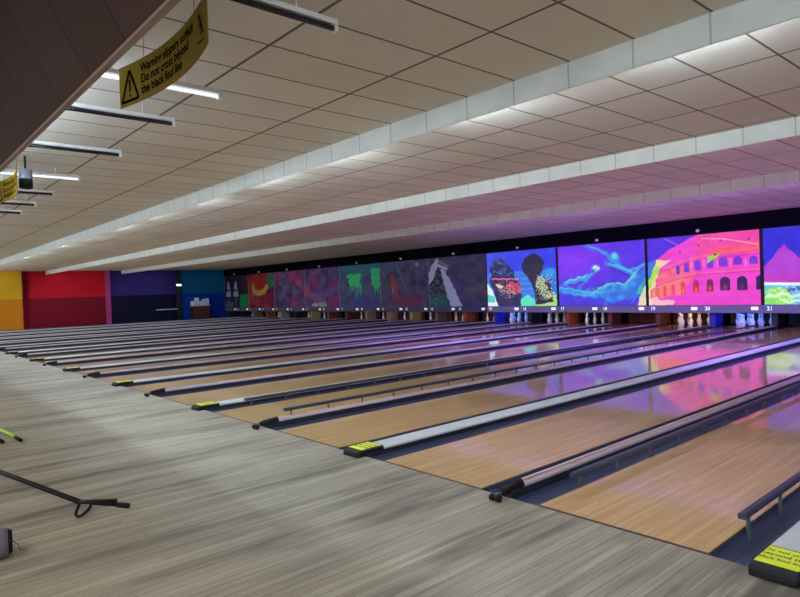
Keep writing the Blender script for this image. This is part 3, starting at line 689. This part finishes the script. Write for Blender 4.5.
for k in range(1, 14):
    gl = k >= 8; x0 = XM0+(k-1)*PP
    t = thing('masking_screen', 'wide lane-end screen with '+THEME[k], 'screen', (x0, YM, 0), 'screens above the lane ends')
    wd = PP-0.006
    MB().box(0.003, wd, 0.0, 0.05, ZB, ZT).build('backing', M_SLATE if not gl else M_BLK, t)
    a = ARTS[k]; h, w = a.a.shape[:2]; zb, zt = 0.655, ZT-0.008; xa_, xb_ = 0.045, PP-0.05
    if not gl: zt = ZT-0.004; xa_, xb_ = 0.012, PP-0.012
    me = bpy.data.meshes.new('image')
    us = np.linspace(xa_, xb_, w); zs = np.linspace(zt, zb, h); gx, gz = np.meshgrid(us, zs)
    co_ = np.stack([gx, np.full_like(gx, -0.004), gz], -1).reshape(-1, 3)
    idx = np.arange(w*h).reshape(h, w); q = np.stack([idx[:-1, :-1], idx[1:, :-1], idx[1:, 1:], idx[:-1, 1:]], -1).reshape(-1, 4)
    me.vertices.add(w*h); me.vertices.foreach_set('co', co_.ravel())
    me.loops.add(q.size); me.loops.foreach_set('vertex_index', q.ravel())
    me.polygons.add(len(q)); me.polygons.foreach_set('loop_start', np.arange(0, q.size, 4)); me.update(calc_edges=True)
    ca = me.color_attributes.new('art', 'FLOAT_COLOR', 'POINT')
    c = lin(np.clip(a.a, 0, 255)).reshape(-1, 3)
    if not gl: c = np.clip(c*DULL, 0, 0.9)
    ca.data.foreach_set('color', np.concatenate([c, np.ones((len(c), 1))], 1).ravel().astype(np.float32))
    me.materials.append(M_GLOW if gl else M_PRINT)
    o = bpy.data.objects.new('image', me); COL.objects.link(o); o.parent = t
    if not gl:
        MB().box(0.004, 0.028, -0.007, -0.001, 0.655, ZT).build('edge_strip', mat('grey_green_edge', L3(120,140,140), 0.5) if k == 1 else bpy.data.materials['grey_green_edge'], t)
    st = MB().box(0.003, wd, -0.012, -0.0005, ZB, 0.645).build('number_strip', M_BRIGHTSTRIP if gl else M_STRIP, t)
    for j in (0, 1):
        n = 2*k-1+j; d = MB(); digits(d, str(n), 0.17+j*PP/2, 0.505, 0.15, -0.014)
        d.build('lane_number', M_DIG if gl else M_DIGD, st)
        MB().box(PP/2*(j+1)-0.30, PP/2*(j+1)-0.12, -0.018, -0.0125, 0.51, 0.60, ch=0.0).build('indicator_plate', M_DIG if gl else M_DIGD, st)
    # little lamp above each screen
    lt = thing('fascia_lamp', 'small pale lamp on the black fascia above the '+TS[k], 'lamp', (x0+PP/2, YM, 2.86), 'small lamps above the screens')
    MB().box(-0.02, 0.02, -0.05, -0.001, -0.015, 0.02).build('bracket', M_SLATE, lt)
    MB().tube([(0, -0.051, 0.0), (0, -0.10, -0.006), (0, -0.13, -0.01)], [0.03, 0.045, 0.048], 10).build('lamp_head', mat('pale_lamp', L3(220,220,220), 0.4) if k == 1 else bpy.data.materials['pale_lamp'], lt, True)

# ------------------------------------------------------------------ pin decks
KC = {380:(150,140,110)}
kick = {}
cols = ['black']*40
palette = {'orange':(150,66,36), 'cream':(150,134,100), 'yellow':(158,142,86), 'blue':(22,34,150), 'brown':(96,44,30), 'olive':(94,88,68), 'red':(110,34,34), 'dark':(26,22,28), 'pink':(150,110,104), 'white':(168,164,156)}
# colour of the partition left of lane n
PC = {1:'dark',2:'dark',3:'pink',4:'orange',5:'white',6:'dark',7:'yellow',8:'orange',9:'red',10:'red',11:'cream',12:'cream',13:'yellow',14:'olive',15:'orange',16:'olive',17:'blue',18:'orange',19:'brown',20:'dark',21:'blue',22:'dark',23:'dark',24:'brown',25:'dark',26:'dark'}
PC = {1:'dark',2:'dark',3:'pink',4:'orange',5:'white',6:'dark',7:'yellow',8:'orange',9:'red',10:'cream',11:'cream',12:'yellow',13:'olive',14:'orange',15:'blue',16:'dark',17:'orange',18:'brown',19:'brown',20:'blue',21:'dark',22:'dark',23:'dark',24:'brown',25:'dark',26:'dark'}
pm = {k: mat(k+'_partition_paint', L3(*v), 0.6) for k, v in palette.items()}
for n in range(1, NL+1):
    x = lane_x(n); g = NG if n % 2 else WG
    xb_ = x-g/2+0.09; xa_ = xb_-0.16
    o = MB().box(xa_, xb_, YM+0.22, YM+0.80, 0.075, 0.95).box(xa_+0.02, xb_-0.02, YM+0.24, YM+0.78, -0.129, 0.0749).build('pin_deck_partition', pm[PC[n]])
    tag(o, '%s painted partition at the pin end, left of the %s' % (PC[n], which(n)), 'partition', 'pin deck partitions')
    cur = MB(); pr = []
    for i in range(25): pr.append((x-0.20+(LW+0.40)*i/24, YM+1.22+0.012*math.sin(i*1.6)))
    vs = [(a, b, 0.012) for a, b in pr]+[(a, b, 0.9) for a, b in pr]+[(a, b+0.01, 0.012) for a, b in pr]+[(a, b+0.01, 0.9) for a, b in pr]
    fs = []
    for i in range(24): fs += [(i, i+1, 26+i, 25+i), (50+i, 75+i, 76+i, 51+i)]
    cur.add(vs, fs).build('pit_curtain', M_CURT if n in (9,10,11,12,13,14,18,19) else M_DECK)
    tag(bpy.context.scene.collection.objects[-1], 'dark pit curtain, '+which(n), 'curtain', 'pit curtains')

# pins
pin_prof = [(0.026,0),(0.032,0.012),(0.048,0.06),(0.058,0.10),(0.0605,0.115),(0.057,0.15),(0.044,0.19),(0.030,0.225),(0.0235,0.25),(0.0235,0.27),(0.028,0.30),(0.0323,0.34),(0.030,0.36),(0.02,0.375),(0.006,0.381)]
pin0 = None
SPOT = {(0,0):'front', (-1,1):'second row left', (1,1):'second row right', (-2,2):'third row left', (0,2):'third row middle', (2,2):'third row right', (-3,3):'back row far left', (-1,3):'back row inner left', (1,3):'back row inner right', (3,3):'back row far right'}
deck = [(0, 0), (-1, 1), (1, 1), (-2, 2), (0, 2), (2, 2), (-3, 3), (-1, 3), (1, 3), (3, 3)]
# lanes where pins can be seen standing, the rest are being reset
for n in (2, 4, 6, 7, 9, 10, 11, 12, 13, 14, 15, 16, 17, 19, 20, 22, 24):
    rows = deck if n in (15, 16, 17, 19, 20) else [d for d in deck if d[0] >= 1]
    if n in (19,): rows = deck
    for (a, b) in rows:
        lab = 'white bowling pin, %s, %s' % (SPOT[(a, b)], which(n)); gr = 'bowling pins of the '+which(n)
        loc = (lane_x(n)+LW/2+a*0.1524, YM+0.22+b*0.264, 0.0005)
        if pin0 is None:
            pin0 = thing('bowling_pin', lab, 'bowling pin', loc, gr)
            MB().lathe(pin_prof, 14).build('body', M_PIN, pin0, True)
            MB().lathe([(0.0245,0.236),(0.0258,0.240),(0.0245,0.246)], 14).build('neck_stripe', M_PINRED, pin0, True)
        else:
            c = copy_tree(pin0); c.location = loc; c['label'] = lab; c['group'] = gr
# pin deck lamps
for n, colr, pw in ((19, (1.0, 0.66, 0.25), 45), (20, (0.06, 0.16, 1.0), 110), (17, (1.0, 0.85, 0.7), 14), (16, (1, .7, .6), 6), (15, (0.06, 0.16, 1.0), 110), (13, (1, .8, .6), 12), (11, (1, .85, .7), 12), (12, (1, .85, .7), 14), (14, (1, .7, .55), 12), (9, (1, .7, .6), 8), (7, (1, .9, .7), 10), (10, (1, .7, .6), 8), (4, (1, .6, .5), 8), (18, (1, .5, .35), 6), (6, (1, .8, .7), 8)):
    x = lane_x(n)+LW/2
    t = thing('pin_deck_lamp', 'lamp over the pins of the '+which(n), 'lamp', (x, YM+0.1, 0.62), 'pin deck lamps')
    MB().box(-0.4, 0.4, -0.0502, 0.0, 0.0, 0.06).build('housing', M_SLATE, t)
    MB().box(-0.38, 0.38, 0.001, 0.02, 0.005, 0.05).build('diffuser', mat('pin_lamp_%d' % n, colr, 0.5, emit=colr, es=pw), t)

# ------------------------------------------------------------------ far left corner furniture
XW = X0+0.001
t = thing('storage_cabinet', 'low dark brown cabinet with pale top against the blue wall', 'cabinet', (XW+0.02, 16.92, 0.0))
MB().box(0, 0.5, -0.55, 0.55, 0.031, 0.84).build('body', M_BROWN, t)
MB().box(-0.01, 0.54, -0.6, 0.6, 0.841, 0.90).build('top', mat('pale_cabinet_top', L3(150,146,140), 0.5), t)
for i in range(3): MB().box(0.501, 0.52, -0.52, 0.52, 0.10+i*0.24, 0.30+i*0.24).build('drawer', mat('maroon_drawer', L3(92,40,44), 0.5) if i == 0 else bpy.data.materials['maroon_drawer'], t)
for i, (yy, hh, ww) in enumerate(((-0.48, 0.30, 0.2), (-0.23, 0.5, 0.22), (0.02, 0.30, 0.2), (0.25, 0.42, 0.2), (0.47, 0.44, 0.18))):
    o = MB().box(XW+0.12, XW+0.42, 16.92+yy-ww/2, 16.92+yy+ww/2, 0.902, 0.902+hh, ch=0.01).build('white_carton', mat('pale_carton_%d' % i, L3(226-4*i, 230-3*i, 240), 0.6))
    tag(o, 'pale carton on the brown cabinet, ' + ['leftmost and low', 'tallest one, second from left', 'low one in the middle', 'second from the right', 'rightmost'][i], 'box', 'cartons on the cabinet')
t = thing('wall_shelf', 'thin pale shelf on the dark navy part of the left wall', 'shelf', (XW, 14.78, 0.74))
MB().box(0, 0.3, -0.63, 0.63, -0.02, 0.02).build('board', M_WHITE, t)
for s in (-0.5, 0.5): MB().prism_y([(0, -0.021), (0.25, -0.021), (0, -0.2)], s-0.015, s+0.015).build('bracket', M_BLK, t)
t = thing('emergency_light', 'small lit white emergency light on the black pilaster', 'light', (X0+0.142, 15.6, 2.27))
MB().box(0, 0.05, -0.17, 0.17, -0.07, 0.07).build('housing', M_WHITE, t)
MB().box(0.0505, 0.062, -0.15, 0.15, -0.055, 0.055).build('diffuser', M_EMER, t)

# ------------------------------------------------------------------ things on the approach, lower left
def ray_pt(px, py, ax, val):
    d = r2*((px-400)/F_PX)-u2*((py-298.5)/F_PX)+fw; o = Vector((0, 0, EYE)); return o+d*((val-o[ax])/d[ax])
t = thing('tube_stand', 'black bent metal tube with a loop foot standing on the approach, lower left', 'stand', (-4.40, 1.03, 0.0))
def rel(p): return tuple(Vector(p)-Vector((-4.40, 1.03, 0.0)))
J = Vector((-4.53, 1.072, 0.10)); J2 = Vector((-4.455, 1.125, 0.095)); E1 = Vector((-5.62, 0.782, 0.15))
MB().tube([rel(E1+(E1-J)*0.25), rel(E1), rel(J)], 0.018, 10).build('long_tube', M_BLK, t, True)
MB().tube([rel(J), rel(J2+Vector((0, 0, 0.01))), rel((-4.391, 1.265, 0.092))], 0.014, 10).build('upper_prong', M_BLK, t, True)
MB().tube([rel(J2), rel((-4.397, 1.271, 0.062))], 0.012, 10).build('lower_prong', M_BLK, t, True)
MB().tube([rel((-4.40, 1.265, 0.063)), rel((-4.334, 1.322, 0.056))], 0.018, 10).build('end_cap', M_BLK, t, True)
lp = []
for i in range(15):
    a = math.pi*i/14; q = J.lerp(J2, (1-math.cos(a))/2)
    lp.append(rel((q.x-0.03*math.sin(a), q.y-0.045*math.sin(a)-0.0, q.z-(q.z-0.0105)*math.sin(a)**0.8)))
MB().tube(lp, 0.010, 8).build('loop_foot', M_BLK, t, True)
t = thing('lime_tube_stand', 'lime green bent tube with black tip at the left edge of the approach', 'stand', (-7.5, 1.2, 0.0))
MB().tube([(-1.1, -0.22, 0.14), (-0.407, -0.083, 0.085), (-0.2, -0.03, 0.062), (-0.06, 0.0, 0.040)], 0.018, 10).build('tube', M_LIME, t, True)
MB().tube([(-0.06, 0.0, 0.040), (0.06, 0.03, 0.021)], 0.020, 10).build('tip', M_BLK, t, True)
MB().tube([(-0.6, -0.20, 0.06), (-0.03, -0.12, 0.020)], 0.019, 10).build('second_tip', M_BLK, t, True)
t = thing('grey_roller', 'lilac grey cylinder with black end at the lower left edge', 'roller', (-4.139, 0.60, 0.0))
MB().tube([(-0.045, -0.30, 0.086), (-0.007, -0.045, 0.086), (0, 0.0, 0.086)], [0.086, 0.086, 0.076], 20).build('drum', M_GREYP, t, True)
MB().tube([(0, 0.001, 0.086), (0.003, 0.02, 0.086)], [0.072, 0.060], 16).build('end_cap', M_BLK, t, True)
MB().tube([(0.002, 0.015, 0.09), (-0.01, 0.05, 0.05), (-0.03, 0.06, 0.01), (-0.02, 0.09, 0.003)], 0.0018, 5).build('loose_cord', M_BLK, t)
